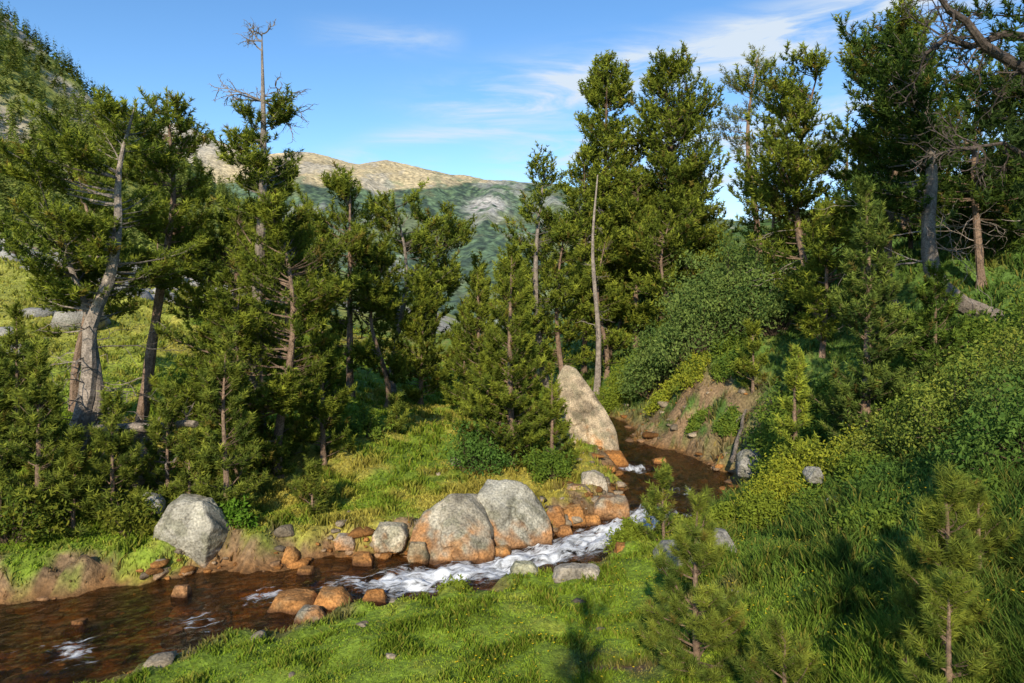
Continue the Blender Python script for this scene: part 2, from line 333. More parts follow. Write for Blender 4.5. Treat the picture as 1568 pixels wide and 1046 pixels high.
pine(-6.2,17,11.5,1.2,.55,'round',1.1,seed=4,snag=.19,s0=.3,bark=GREY*.9,tr=1.05,lowdead=6)
T=[(-5.5,16,7.0,1.9,.05,'round',1.2,5),(-7.2,18,7.4,1.7,.08,'round',1.,6),(-6.2,15.6,5.0,1.5,.02,'round',.9,7),(-4.7,17.0,4.6,1.1,.02,'cone',.9,77),
 (-5.7,24,9.2,2.0,.12,'round',1.2,8),(-4.75,27,9.0,2.2,.28,'round',1.1,9),(-3.3,30,8.5,1.8,.2,'round',1.,10),(-6.9,21.5,7.2,1.8,.05,'round',1,14),
 (-3.4,25.5,5.4,1.5,.02,'cone',1.,11),(-1.7,25,4.5,1.1,.02,'cone',1,12),(-4.4,24,6.3,1.5,.2,'round',.9,13),
 (0,17.6,6.1,1.45,.0,'cone',1.2,15),(-1.05,21,5.6,1.15,.02,'cone',1,16),(1.0,17.3,3.0,.6,.0,'cone',1,17),(-.55,18.0,3.6,.9,0,'cone',1,18),
 (1.8,34,11.8,1.8,.25,'round',1.,19),(2.7,33,8.6,1.8,.05,'round',1,20),(.3,32,7.0,1.6,.05,'cone',.9,21),(-1.6,33,6.6,1.6,.05,'cone',.9,22),
 (5.3,38,18.4,2.7,.12,'col',2.4,23),(8.3,38,18.2,3.5,.08,'col',2.5,24),(3.9,37,13,2.2,.15,'col',1.5,25),(10.2,41,13,3.2,.02,'col',1.7,26),(6.6,36,11.5,2.4,.05,'round',1.2,27),(8.0,34,9,2.2,.02,'round',1,28),(4.7,34,7.8,1.7,.1,'round',.9,29)]
for i,(x,y,tz,R,c0,pr,dn,sd) in enumerate(T):
    b=[1,1.15,.9,1.05][i%4]
    pine(x,y,tz,R,c0,pr,dn,seed=sd,bright=b,lowdead=3 if c0>.15 else 0,bark=GREY if sd in(9,19) else (BARK*.6 if pr=='col' else BARK))
pine(13,36,17.6,1.9,.5,'round',1.,seed=30,tint=(1.1,1.0,2.2),bark=np.array([.3,.19,.12]),wf=.09,s0=.3)
# --- right side pines
T=[(10,22,12.4,2.4,.15,'round',1.2,31),(11.7,21,13.3,2.2,.2,'round',1.2,32),(9.3,23.5,9.5,2.0,.1,'round',.9,33),(9.3,20.5,7.6,1.8,.05,'round',.9,34),
 (13.4,19.5,11.6,2.5,.3,'round',.9,36),(15.5,20,10.5,2.6,.1,'round',1,37),(14,24,10.5,2.4,.1,'round',.9,38),(17.5,23,10.0,2.5,.0,'round',.9,39),(15.0,21.3,9.0,2.2,.0,'round',1.,91)]
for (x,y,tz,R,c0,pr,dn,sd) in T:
    pine(x,y,tz,R,c0,pr,dn,seed=sd,tint=(.75,.95,1.2) if sd>35 else (1,1,1),lowdead=5,bright=.6 if sd>35 else 1.1,K=18,wf=.14)  # rightmost pines dimmed and blued in colour to stand for shade
pine(12.9,18,11.9,3.0,.34,'round',1.3,path=[(-.2,0,0),(-.9,0,.04),(-1.5,0,.08),(-1.8,0,.15),(-1.95,0,.3),(-1.8,0,.5),(-2.2,0,1)],seed=35,tint=(.65,.85,1.2),lowdead=14,tr=1.8,bright=.65,bark=GREY*.8)  # shade on this crown painted as dim bluish foliage
pine(10.1,11.3,12.6,2.3,.35,'round',.9,seed=40,tint=(.65,.85,1.2),lowdead=8,tr=1.4,bright=.7,path=[(.6,0,0),(-.2,0,.3),(-.3,0,.6),(-.6,0,1)],bark=BARK*.6)  # foliage colour dimmed and blued for shade here too
acc=Acc(); r=np.random.default_rng(15); DK=np.array([.11,.085,.07])
P=np.array([(9.85,11.2,7.6),(9.1,11.1,8.15),(8.3,11,8.6),(7.6,11,9.0),(7.25,10.9,9.35),(6.9,10.8,9.5),(6.5,10.7,9.95)])
tube(acc,P,[.13,.11,.09,.075,.06,.045,.03],DK,8)
P2=np.array([(9.9,11.3,8.9),(9.2,11.6,9.3),(8.4,11.7,9.45),(7.8,11.6,9.2),(7.3,11.5,9.3),(6.9,11.4,9.0)])
tube(acc,P2,[.1,.085,.07,.055,.04,.02],DK,7)
P3=np.array([(9.9,11.3,7.2),(9.1,11.2,7.35),(8.5,11.2,7.2),(8.0,11.1,7.45),(7.6,11.1,7.4)])
tube(acc,P3,[.08,.065,.05,.035,.02],DK,7)
for k in range(40):
    q=(P,P2,P3[[0,1,1,2,3,4]])[k%3][r.integers(1,6)]; dead(acc,q,r.normal(size=3)*[.7,.4,.6]+[-.3,0,-.1],r.uniform(.4,1.0),.022,r,2,DK)
TPn=np.concatenate([P[1:],P3]).repeat(36,0); TPn=TPn+r.normal(size=TPn.shape)*[.6,.5,.45]; TPn=TPn[TPn[:,0]>7.6]
needles(acc,TPn,np.tile([0,0,1.],(len(TPn),1))+r.normal(size=TPn.shape)*.5,.26,26,np.tile([.07,.11,.03],(len(TPn),1)),r,1,.11)
acc.out('twisted_pine_limb',[M_bark,M_leaf])
pine(7.25,14,7.2,1.15,.0,'cone',1.,seed=41,bright=1.0,tint=(.9,1,1.5))
pine(9.0,14.5,5.4,1.1,.0,'cone',.9,seed=42,tint=(.8,1,1.2))
pine(5.85,14,3.7,.55,.0,'cone',1.1,seed=43,bright=1.5,name='pine_sapling')
pine(8.3,25,5.2,1.2,.0,'cone',.9,seed=89,bright=1.1)
pine(7.4,21,3.9,.7,.0,'cone',.9,seed=90,bright=1.1,name='pine_sapling')
SP=[(1.9,7,2.8,.6,44,1.2),(3.55,5.6,3.4,.42,46,1.1),(3.2,5.0,2.8,.36,47,1.2),(2.4,6.0,1.95,.42,48,1.1),(4.3,6.3,3.1,.4,66,1.),(-8.7,12.5,3.95,.75,49,1.1),(-5.65,13.5,4.1,.85,50,1.1),(-7.6,13,2.9,.75,51,1),(-9.6,12.8,3.8,.8,52,1),(-8.1,12.6,2.3,.6,53,1),(-4.1,14,1.35,.5,54,.9),(-3.4,20,1.8,.45,55,1.1),(-7,13.9,2.9,.7,56,1.1),(-6.4,13.6,2.0,.5,57,1),(-10.6,14.6,4.5,.8,58,1),(-9.2,13.4,2.8,.7,59,.9),(2.8,12.6,1.6,.4,60,1.2)]
for (x,y,tz,R,sd,b) in SP:
    nr=y<8
    pine(x,y,tz,R,.0,'cone',1. if not nr else .9,seed=sd,bright=b,name='pine_sapling',tint=(1,1,1.2),tr=.8,K=60 if nr else 26,wf=.045 if nr else .10,nl=1.25 if nr else 1.1,ts=.13 if nr else None)
for k in range(17):
    r=np.random.default_rng(900+k)
    if k<5: x=-13-r.random()*16; y=34+r.random()*14; tz=H(x,y)+r.uniform(3,5)
    elif k<11: x=-2+r.random()*13; y=42+r.random()*12; tz=H(x,y)+r.uniform(6,9)
    else: x=15+r.random()*14; y=28+r.random()*14; tz=H(x,y)+r.uniform(4,7)
    pine(x,y,tz,1.9,.05,'round',.75,seed=200+k,K=12,bright=1.1)
# pines behind the viewpoint that shade part of the right slope
for (x,y,tz,R,sd) in [(3.2,-4,8.0,.9,70),(5.0,-4.5,9.0,1.2,71),(7.4,-4,9.8,1.4,72),(4.2,-6,9.6,1.2,73),(-.9,-3.0,7.3,.5,74)]:
    pine(x,y,tz,R,.1,'cone',.7,seed=sd,ts=.25,K=12,wf=.17)
acc=Acc(); z0=H(3.8,31)-.1; t=np.linspace(0,1,12)
tube(acc,np.stack([3.8+.14*np.sin(t*7),31+0*t,z0+t*(10.4-z0)],1),.12*(1-t)+.03,GREY*1.2,8)
r=np.random.default_rng(5)
for k in range(18):
    a=r.random()*6.28; dead(acc,(3.8,31,z0+r.uniform(2.5,9)),(math.cos(a),math.sin(a),-.1),r.uniform(.3,.9),.02,r,1)
acc.out('dead_tree_trunk',[M_bark])
def log(name,a,b,r,col,seed):
    acc=Acc(); t=np.linspace(0,1,9)[:,None]; P=np.array(a)*(1-t)+np.array(b)*t; rg=np.random.default_rng(seed); P=P+rg.normal(size=P.shape)*r*.2
    tube(acc,P,np.linspace(r,r*.6,9),col,9,0,seed,.15)
    for k in range(5): dead(acc,P[rg.integers(1,8)],rg.normal(size=3)+[0,-.3,.5],r*4,r*.25,rg,1,col)
    acc.out(name,[M_bark])
log('fallen_log',(-8.9,14.5,2.1),(-6.5,14.2,2.3),.11,GREY,1)
log('driftwood_log',(-1.5,17.2,.75),(-.7,17.6,.85),.09,GREY*1.8,2)
log('tree_stump',(-7.6,13.8,1.2),(-7.45,13.9,2.0),.17,GREY*.9,3)
log('driftwood_log',(5.9,18.3,.5),(7.0,20.5,1.5),.06,GREY*.8,4)
# ---------------------------------------------------------------- rocks
def ico(n):
    bm=bmesh.new(); bmesh.ops.create_icosphere(bm,subdivisions=n,radius=1); bm.verts.ensure_lookup_table()
    V=np.array([v.co[:] for v in bm.verts]);F=np.array([[v.index for v in f.verts] for f in bm.faces]); bm.free(); return V,F
ICO={k:ico(k) for k in (2,3,5,6)}
def planes_from(P):
    bm=bmesh.new(); [bm.verts.new(p) for p in P]; bmesh.ops.convex_hull(bm,input=bm.verts); bm.normal_update()
    c=np.mean(P,0); out=[]
    for f in bm.faces:
        n=np.array(f.normal[:]);o=np.array(f.calc_center_median()[:])-c; h=n@o
        if h<0:n,h=-n,-h
        out.append((n,max(h,.02)))
    bm.free(); return c,out
def hull_rock(d,pl,k=18):
    q=np.array([np.maximum(d@n,0)/h for n,h in pl])
    return 1/ (np.sum(q**k,0)**(1/k)+1e-6)
def n3(P,s,seed): return (fbm(P[:,0]*s+P[:,2]*s*.7,P[:,1]*s+P[:,2]*s*.6,4,seed)+fbm(P[:,2]*s+5,P[:,0]*s-P[:,1]*s*.5,4,seed+2))/2-.5
ROCK=np.array([.42,.37,.29])
def rockcol(P,base,seed,wet=.3):
    c=base*(1+ 1.2*n3(P,3,seed)[:,None]); li=ss(.03,.12,n3(P,5,seed+9))[:,None]
    c=c*(1-.5*li)+np.array([.25,.24,.15])*.5*li
    dk=ss(.05,.14,n3(P,2,seed+14))[:,None]; c=c*(1-.4*dk)
    o=ss(wet+.3,wet-.2,P[:,2]+1.8*n3(P,1.3,seed+4)+1.2*n3(P,6,seed+7))
    c=mix(c,np.array([.46,.20,.055])*(1+2.*n3(P,4,seed+6)[:,None]),o*.8)
    return mix(c,np.array([.10,.045,.02]),ss(.09,-.0,P[:,2])*.9)
def boulder(name,P,seed,base=ROCK,wet=.3,k=26,amp=.07,cuts=7):
    P=np.array(P,float); c,pl=planes_from(P); rg=np.random.default_rng(seed)
    d,F=ICO[6]if np.ptp(P[:,0])>1 else ICO[5]
    for _ in range(cuts):
        n=nrm(rg.normal(size=3)+[0,-.5,.3]); h=np.max((P-c)@n)*rg.uniform(.72,.88); pl.append((n,h))
    r=hull_rock(d,pl,k*2.2); V=d*r[:,None]+c
    sz=np.ptp(P,axis=0).mean(); q=n3(V,2.5/sz,seed); cr=-np.exp(-(n3(V,2.2/sz,seed+8)/.009)**2)*.024
    V=V+d*(q*amp*2.*sz+n3(V,9/sz,seed+3)*amp*.9*sz+n3(V,30/sz,seed+5)*amp*.3*sz+cr*sz)[:,None]
    return build(name,V,F,[M_rock],col=rockcol(V,base,seed,wet)*(1+cr*18)[:,None],smooth=True)
def box(cx,cy,z0,w,d,h,top=.6,sk=(0,0),seed=0):
    r=np.random.default_rng(seed); P=[]
    for a,b in((-1,-1),(1,-1),(1,1),(-1,1)):
        P.append((cx+a*w/2*r.uniform(.8,1.05),cy+b*d/2*r.uniform(.8,1.05),z0)); P.append((cx+a*w/2*r.uniform(.95,1.1),cy+b*d/2*r.uniform(.9,1.1),z0+h*.45))
        P.append((cx+sk[0]+a*w/2*top*r.uniform(.75,1.2),cy+sk[1]+b*d/2*top*r.uniform(.75,1.2),z0+h*r.uniform(.85,1)))
    return P
boulder('boulder',[(1.3,20.9,-.3),(1.35,20.9,1.2),(1.4,21.3,2.35),(1.65,21.4,2.8),(2.0,21.4,2.7),(2.85,21.0,1.5),(3.2,20.7,.8),(3.3,20.4,-.3),(1.5,22.8,-.3),(1.6,22.6,2.1),(3.1,22.4,.9),(3.2,22.5,-.3),(3.0,20.25,.45),(2.9,20.1,-.3),(1.45,20.75,.4)],3,base=np.array([.58,.46,.31]),wet=.2,k=28,amp=.016,cuts=0)
boulder('boulder',box(-5.95,12.75,.0,1.25,1.0,1.2,.6,(-.1,.1),5),5,base=np.array([.43,.395,.31]),wet=-.1,amp=.05)
boulder('boulder',[(-2.0,13.2,0),(-1.95,13.0,.5),(-1.75,13.3,.75),(-1.25,13.4,1.12),(-.95,13.4,1.08),(-.5,13.2,.6),(-.3,12.9,.15),(-1.1,12.55,.0),(-1.0,12.7,.45),(-1.8,14,.3),(-.4,14,.3),(-.6,14,.9),(-.35,12.8,-.2),(-1.9,12.7,-.2)],7,base=np.array([.45,.40,.30]),wet=.22,amp=.045,cuts=4)
boulder('boulder',[(-.75,13.8,0),(-.7,13.7,1.0),(-.5,14.1,1.18),(.3,14.0,1.15),(.5,13.9,.8),(.8,13.8,.4),(.85,13.6,-.1),(0,13.3,.1),(.1,13.4,.65),(-.5,14.8,.6),(.6,14.7,.5),(-.6,13.3,-.2)],8,base=np.array([.48,.45,.36]),wet=.05,amp=.045,cuts=4)
k=10
for (x,y,z,w,d,h,bs,wt) in [(-2.35,13.2,.1,.65,.6,.5,(.48,.42,.30),.0),(-1.75,12.75,-.1,.4,.35,.5,(.42,.33,.2),.3),(1.95,16.3,.1,.6,.5,.75,(.58,.5,.38),.1),(2.25,15.4,-.1,.85,.6,.55,(.5,.42,.3),.3),(1.5,15.8,.1,.7,.5,.5,(.45,.33,.2),.4),(1.3,14.9,-.1,.6,.5,.5,(.42,.25,.1),.6),(.9,14.6,-.1,.5,.5,.6,(.42,.3,.2),.5),(1.75,14.9,-.2,.4,.4,.4,(.42,.25,.1),.6),(1.1,14.2,-.2,.35,.35,.4,(.42,.3,.2),.4),(-.2,13.1,-.2,.4,.3,.4,(.42,.22,.08),.4),
  (-3.5,10.95,-.25,.75,.6,.48,(.42,.27,.13),.5),(-2.9,11.0,-.2,.6,.5,.45,(.45,.3,.15),.5),(-3.1,10.5,-.1,.45,.35,.3,(.42,.38,.28),.1),(-2.25,11.2,-.2,.42,.3,.36,(.4,.2,.07),.5),(-5.5,11.35,-.2,.28,.25,.4,(.45,.37,.28),.2),(-3.7,12.3,-.2,.35,.3,.3,(.42,.25,.1),.4),(-4.1,12.65,0,.3,.3,.3,(.42,.25,.1),.4),(-2.8,12.75,-.1,.4,.3,.3,(.42,.25,.1),.4),(-3.2,13.1,.1,.4,.3,.3,(.4,.33,.25),.2),(-6.9,12.2,0,.4,.3,.35,(.42,.3,.2),.3),(-5.0,10.1,-.22,.3,.25,.26,(.42,.2,.07),.5),(-6.6,10.4,-.25,.3,.3,.3,(.42,.2,.07),.5),
  (1.05,11.0,.36,.85,.4,.28,(.50,.43,.33),-.7),(.2,11.5,.2,.45,.3,.3,(.4,.38,.25),-.7),(2.9,20.0,-.2,.9,.6,.6,(.42,.2,.06),.8),(2.3,20.1,-.1,.7,.5,.5,(.42,.24,.08),.8),(1.9,19.7,.0,.6,.5,.4,(.42,.25,.1),.7),(4.4,20.2,-.2,.5,.4,.35,(.36,.2,.08),.5),
  (2.6,11.0,.6,.6,.5,.4,(.33,.32,.28),-.9),(3.3,11.0,.75,.6,.45,.5,(.36,.34,.3),-.9),(2.05,12.6,.1,.35,.3,.3,(.45,.22,.06),.6),(5.2,11,1.4,.25,.25,.35,(.42,.4,.35),-.9),(6.0,17.2,.4,.7,.5,.7,(.36,.34,.3),-.9),(5.6,12.7,1.5,.3,.3,.3,(.4,.38,.33),-.9),(-12,14,1.9,.5,.5,.5,(.4,.38,.35),-1.5),(-10,13.2,.5,.5,.4,.6,(.3,.3,.28),.2),(-6.9,13.1,.8,.4,.3,.4,(.4,.38,.33),-.9)]:
    k+=1; boulder('rock',box(x,y,z,w,d,h,.65,(0,0),k),k,base=np.array(bs),wet=wt,amp=.06)
acc=Acc(); r=np.random.default_rng(55)
cand=np.stack([r.uniform(-13,9,60000),r.uniform(7,30,60000)],1); ce=look(GE,cand[:,0],cand[:,1]); cS=look(GS,cand[:,0],cand[:,1])
cl_=ss(.35,.6,fbm(cand[:,0]*1.1,cand[:,1]*1.1,3,91))
pr=np.exp(-((ce-.12)/.3)**2)*np.where(cS>0,1,.35)*cl_*1.9+ (ce<0)*.4
pr=np.where((cand[:,0]>4.5)&(cand[:,1]>17),np.maximum(pr,.12*(ce<2.5)*(ce>0)),pr)
sel=cand[r.random(len(cand))<pr*.2]
hill=np.stack([r.uniform(-40,-14,260),r.uniform(20,60,260)],1)
meadow=np.stack([r.uniform(-9,6,50),r.uniform(7,22,50)],1)
for q,bg in [(p,0) for p in sel]+[(p,1) for p in hill]+[(p,2) for p in meadow]:
    d,F=ICO[3] if (bg==0 and r.random()<.3) else ICO[2]
    s=.03+.15*r.random()**2.5 if bg==0 else (r.uniform(.2,.9) if bg==1 else r.uniform(.03,.09))
    if bg==2 and look(GE,q[0],q[1])<.3: continue
    pl=[(n,r.uniform(.6,1)) for n in nrm(r.normal(size=(11,3)))]+[(np.array([0,0,1.]),.7),(np.array([0,0,-1.]),.7)]
    V=d*np.minimum(hull_rock(d,pl,24),1.5)[:,None]*s*np.array([r.uniform(.9,1.6),r.uniform(.8,1.2),r.uniform(.5,.9)])
    a=r.random()*6.28; V=np.stack([V[:,0]*math.cos(a)-V[:,1]*math.sin(a),V[:,0]*math.sin(a)+V[:,1]*math.cos(a),V[:,2]],1)
    z=float(look(GZ,q[0],q[1])); V=V+np.array([q[0],q[1],z+s*.05])
    b=np.array([.40,.32,.22])*r.uniform(.35,1.1)
    if bg==0 and r.random()<.5: b=np.array([.42,.19,.055])*r.uniform(.4,1.1)
    if bg==1: b=np.array([.38,.36,.32])*r.uniform(.8,1.15)
    c=np.zeros_like(V)+b
    if bg==0: c=mix(c,np.array([.42,.18,.05])*r.uniform(.5,1.2),ss(.2,-.02,V[:,2])*.6)
    acc.add(V,F,c,0)
acc.out('river_stones',[M_rock],True)
# ---------------------------------------------------------------- shrubs
def shrub(name,x,y,rx,ry,rz,col,seed,leaf=.06,ncl=60,per=60,col2=None,stemh=.25,flat=1.):
    r=np.random.default_rng(seed); acc=Acc(); z0=H(x,y)
    d=nrm(r.normal(size=(ncl,3))); d[:,2]=np.abs(d[:,2]); rad=r.uniform(.35,1.15,ncl)
    C=d*rad[:,None]*np.array([rx,ry,rz])+np.array([x,y,z0+stemh*rz])
    gz=look(GZ,C[:,0],C[:,1])
    C[:,2]=np.maximum(C[:,2]+ (gz-z0)*.6,gz+.05)
    base=np.stack([x+(C[:,0]-x)*.25,y+(C[:,1]-y)*.25,np.full(ncl,z0-.05)],1)
    mid=(base+C)/2+r.normal(size=C.shape)*.05*rx
    segs(acc,base,mid,np.full(ncl,.008+.004*rz),np.full(ncl,.008),BARK*.6,0); segs(acc,mid,C,np.full(ncl,.008),np.full(ncl,.004),BARK*.6,0)
    cs=.24*(rx*ry*rz)**(1/3)+.03
    P=(C[:,None]+r.normal(size=(ncl,per,3))*cs*.55*r.uniform(.6,1.3,(ncl,1,1))).reshape(-1,3); n=len(P)
    a=nrm(r.normal(size=(n,3))+[0,0,.3]); b=nrm(np.cross(a,r.normal(size=(n,3)))); s=leaf*r.uniform(.5,1.2,(n,1))
    V=np.stack([P-a*s,P+b*s*.42,P+a*s,P-b*s*.42],1)
    c2=np.array(col2); t=np.clip(r.random((ncl,1,1))*.7+r.random((ncl,per,1))*.4,0,1); cc=(np.array(col)*(1-t)+c2*t).reshape(-1,1,3)*np.ones((1,4,1))*1.45
    F=(np.arange(n)*4)[:,None,None]+np.array([[0,1,2],[0,2,3]])[None]
    acc.add(V,F,cc.reshape(-1,3),1)
    return acc.out(name,[M_bark,M_leaf])
G1=(.05,.10,.02);G2=(.15,.195,.025);Y1=(.15,.18,.02);Y2=(.30,.30,.03)
for (x,y,a,b,c,sd) in [(6.6,24.8,1.5,1.4,2.1,1),(8.0,24.5,1.4,1.4,2.4,12),(5.6,26.8,1.2,1.2,1.7,3),(8.8,23,1.3,1.2,1.7,2),(7.3,26.5,1.5,1.3,2.9,13)]:
    shrub('willow_tree',x,y,a,b,c,(.035,.075,.02),sd,.075,90,90,(.16,.21,.05),.45)
shrub('leafy_bush',-.9,16.9,.75,.6,.9,(.04,.09,.02),4,.05,60,80,(.10,.17,.03))
shrub('leafy_bush',.9,16.6,.6,.5,.6,(.05,.10,.02),5,.05,50,60,(.12,.17,.02))
shrub('leafy_bush',-5.3,13.1,.3,.25,.45,(.05,.12,.01),6,.05,30,50,(.1,.18,.02))
shrub('leafy_bush',-7.0,12.6,.6,.4,.6,(.06,.09,.015),61,.05,40,60,(.16,.16,.02))
shrub('leafy_bush',-8.8,12.0,.8,.4,.7,(.05,.09,.015),62,.05,50,60,(.16,.16,.02))
shrub('leafy_bush',-10.2,12.0,.8,.4,.8,(.05,.09,.015),63,.05,50,60,(.16,.16,.02))
i=0
rr=np.random.default_rng(77)
for (x,y,rx,rz,c1,c2) in [(5.0,12.9,.6,.6,Y1,Y2),(5.8,13.6,.7,.7,G2,Y2),(4.5,12.2,.45,.4,G2,Y1),(6.3,13.0,.6,.5,G1,Y2),(4.0,12.9,.4,.35,G2,Y1),(3.2,13.1,.35,.3,G2,Y1),(5.2,11.6,.5,.4,G1,G2),(6.1,11.9,.5,.4,G1,G2),
   (7.2,11,.9,.9,G1,(.22,.25,.04)),(8.2,11.8,1.0,1.0,G1,(.28,.28,.04)),(7.4,9.6,.9,.9,G1,(.15,.2,.04)),(8.6,10.2,1.1,1.1,G1,(.24,.25,.04)),(6.9,12.4,.7,.7,G1,(.24,.25,.04)),(9.8,13,1.2,1.0,G1,G2),(6.2,8.2,.8,.6,G1,(.10,.16,.03)),(10.6,14.5,1.3,1.1,G1,G2),(7.6,13,.8,.6,G1,G2),(5.6,10.2,.6,.4,G1,(.10,.16,.03)),(6.9,17,1.0,.8,G1,G2),(7.8,18.5,1.2,.9,G1,G2),(8.8,16.5,1.2,.9,G1,G2),(6.3,15.5,.7,.6,G1,G2),(10.5,17.5,1.4,1.1,G1,G2),(12,15,1.4,1.0,G1,G2),(7.5,28,1.5,1.2,G2,Y1),(5.0,29.5,1.0,1.1,G2,Y1),(9,26.5,1.5,1.2,G1,G2),(4.0,28.5,.8,.9,G2,Y1),(6.5,31,1.2,1.2,G1,G2),(2.2,13.0,.3,.3,G2,Y1),(-.95,11.2,.25,.25,G2,Y1),
   (6.2,23.5,.6,.5,G1,Y2),(7.2,22.4,.6,.4,G1,G2),(7.6,23.6,.7,.5,G1,G2),(5.6,24.8,.6,.5,G2,Y2),(6.6,20.7,.4,.35,G1,G2),(6.0,21.8,.35,.3,G1,G2),(5.2,7.6,.4,.3,G1,G2),(4.6,8.8,.35,.25,G1,G2)]:
    i+=1; shrub('shrub',x,y,rx,rx*.85,rz,c1,100+i,.038 if y<14 else .06,int(50+60*rx),80 if y<14 else 65,c2,.1)
for k in range(7):
    x=-3.5-rr.random()*8; y=19+rr.random()*9
    shrub('juniper_bush',x,y,rr.uniform(.4,.8),rr.uniform(.5,.8),rr.uniform(.3,.6),G1,300+k,.06,45,45,G2,.1)
# ---------------------------------------------------------------- grass
def grass(name,n,region,hfun,wfac,seed):
    r=np.random.default_rng(seed); d=region[2]*(region[3]/region[2])**r.random(n); u=r.uniform(region[0],region[1],n); x=u*d; y=d
    e=look(GE,x,y); bk=look(GB,x,y); S=look(GS,x,y)
    ok=(e>.1)&(r.random(n)>bk*.9)&(np.abs(x)<44); x,y,d,e,S=x[ok],y[ok],d[ok],e[ok],S[ok]; n=len(x)
    z=look(GZ,x,y); c=look(GC,x,y); tuf=ss(.45,.7,fbm(x*2.6,y*2.6,3,9)); h=hfun(x,y,S)*r.uniform(.4,1.25,n)*(.45+1.1*tuf); w=.0013*d*wfac
    a=r.random(n)*6.28; ax=np.stack([np.cos(a),np.sin(a),0*a],1); l=r.random(n)*6.28; le=r.uniform(.15,.9,n)*h
    B=np.stack([x,y,z-.015],1); T_=B+np.stack([np.cos(l)*le,np.sin(l)*le,h],1); M=B*.45+T_*.55-np.stack([np.cos(l)*le*.2,np.sin(l)*le*.2,-h*.1],1)
    V=np.stack([B-ax*w[:,None],B+ax*w[:,None],M+ax*w[:,None]*.7,M-ax*w[:,None]*.7,T_],1)
    b=np.array([[0,1,2],[0,2,3],[3,2,4]]); F=(np.arange(n)*5)[:,None,None]+b
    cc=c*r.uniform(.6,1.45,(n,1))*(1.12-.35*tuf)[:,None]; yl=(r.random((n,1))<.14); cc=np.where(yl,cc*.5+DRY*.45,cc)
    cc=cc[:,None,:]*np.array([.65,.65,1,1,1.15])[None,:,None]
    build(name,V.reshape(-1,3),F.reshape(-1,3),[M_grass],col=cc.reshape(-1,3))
def hf(x,y,S):
    return np.where(S>0,.14,.07+.16*ss(1.8,3.8,x)+.03*ss(7,5,y))
grass('grass',300000,(-.85,.85,4,16),hf,1.,1)
grass('grass',150000,(-.85,.85,14,48),hf,1.,2)
r=np.random.default_rng(8); n=900; d=5+12*r.random(n)**.8; u=r.uniform(-.1,.75,n); x=u*d;y=d; ok=(look(GE,x,y)>.5)&(vn(x*.9,y*.9,3)>.45); x=x[ok];y=y[ok];n=len(x)
P=np.stack([x,y,look(GZ,x,y)+hf(x,y,-1)*r.uniform(.8,1.3,n)],1); acc=Acc()
o8=np.array([(math.cos(k*1.047),math.sin(k*1.047),0) for k in range(6)])*.013
V=np.concatenate([P[:,None]+o8[None]+np.array([0,0,.006]),P[:,None]],1); F=(np.arange(n)*7)[:,None,None]+np.array([[k,(k+1)%6,6] for k in range(6)])
acc.add(V,F,np.array([.75,.55,.03]),1); segs(acc,P-[0,0,.15],P,np.full(n,.002),np.full(n,.002),np.array([.08,.14,.02]),1)
acc.out('wildflowers',[M_bark,M_leaf])
# ---------------------------------------------------------------- hills and mountains
cr=np.array([(-2800,700),(-1800,650),(-1341,602),(-1200,596),(-1130,588),(-1020,530),(-882,487),(-760,494),(-698,492),(-537,452),(-446,466),(-239,423),(-101,400),(14,395),(266,372),(450,345),(703,269),(955,212),(1300,250),(1800,330),(2600,420)])
mx_=np.linspace(-2600,2200,700); my_=np.linspace(850,3200,300); MX,MY=np.meshgrid(mx_,my_)
crest=np.interp(MX,cr[:,0],cr[:,1]+8); t=np.clip((MY-850)/1550,0,1); back=np.clip((MY-2400)/800,0,1)
n=fbm(MX*.004,MY*.002,6,21)-.5; rid=1-np.abs(2*fbm(MX*.005+3,MY*.0018,5,25)-1)
MZ=crest*(t**1.15)*(1-.35*back)+ (n*90+ (rid-.8)*90)*np.sin(np.pi*np.clip(t,0,1))+ (fbm(MX*.02,MY*.02,4,27)-.5)*14 -40*(1-t)
elev=MZ+ (fbm(MX*.006,MY*.006,5,31)-.5)*130
tl=np.interp(MX,[-1500,-900,-600,-300,-100,100,600],[240,260,310,362,368,398,420])
f=ss(tl-12,tl+12,elev)
FOR=np.array([.085,.125,.05]);TAN=np.array([.54,.42,.22]);CL=np.array([.46,.42,.36])
spk=ss(.48,.56,fbm(MX*.08,MY*.05,3,33))[...,None]
mc=mix(FOR*(1.5-.95*spk),TAN*(1+.8*(fbm(MX*.012,MY*.012,5,38)[...,None]-.5)),f)
gr=ss(.5,.6,fbm(MX*.008+2,MY*.008,5,39))*(1-f); mc=mix(mc,np.array([.21,.22,.08]),gr*.6)
fs=ss(.56,.62,fbm(MX*.03,MY*.02,4,44))*f*ss(tl+90,tl,elev); mc=mix(mc,FOR*1.4,fs*.8)
cl=ss(.60,.66,fbm(MX*.012+9,MY*.006,5,35)); mc=mix(mc,CL,cl*.45)
lk=ss(-850,-1050,MX)*f; mc=mix(mc,CL,lk*.6)
cl2=np.exp(-((MX+75)/50)**2-((MZ-255)/36)**2); mc=mix(mc,CL*1.1,np.clip(cl2*1.8*ss(.35,.55,fbm(MX*.04,MY*.03,4,36)),0,1))
mc=mc*.92+np.array([.012,.022,.032])  # bluish lift paints aerial haze into the mountain colour
build('mountain',np.stack([MX,MY,MZ],-1).reshape(-1,3),gridF(*MX.shape),[M_mtn],col=mc.reshape(-1,3),smooth=True)
hx=np.linspace(-620,-15,260); hy=np.linspace(62,420,180); HX,HY=np.meshgrid(hx,hy)
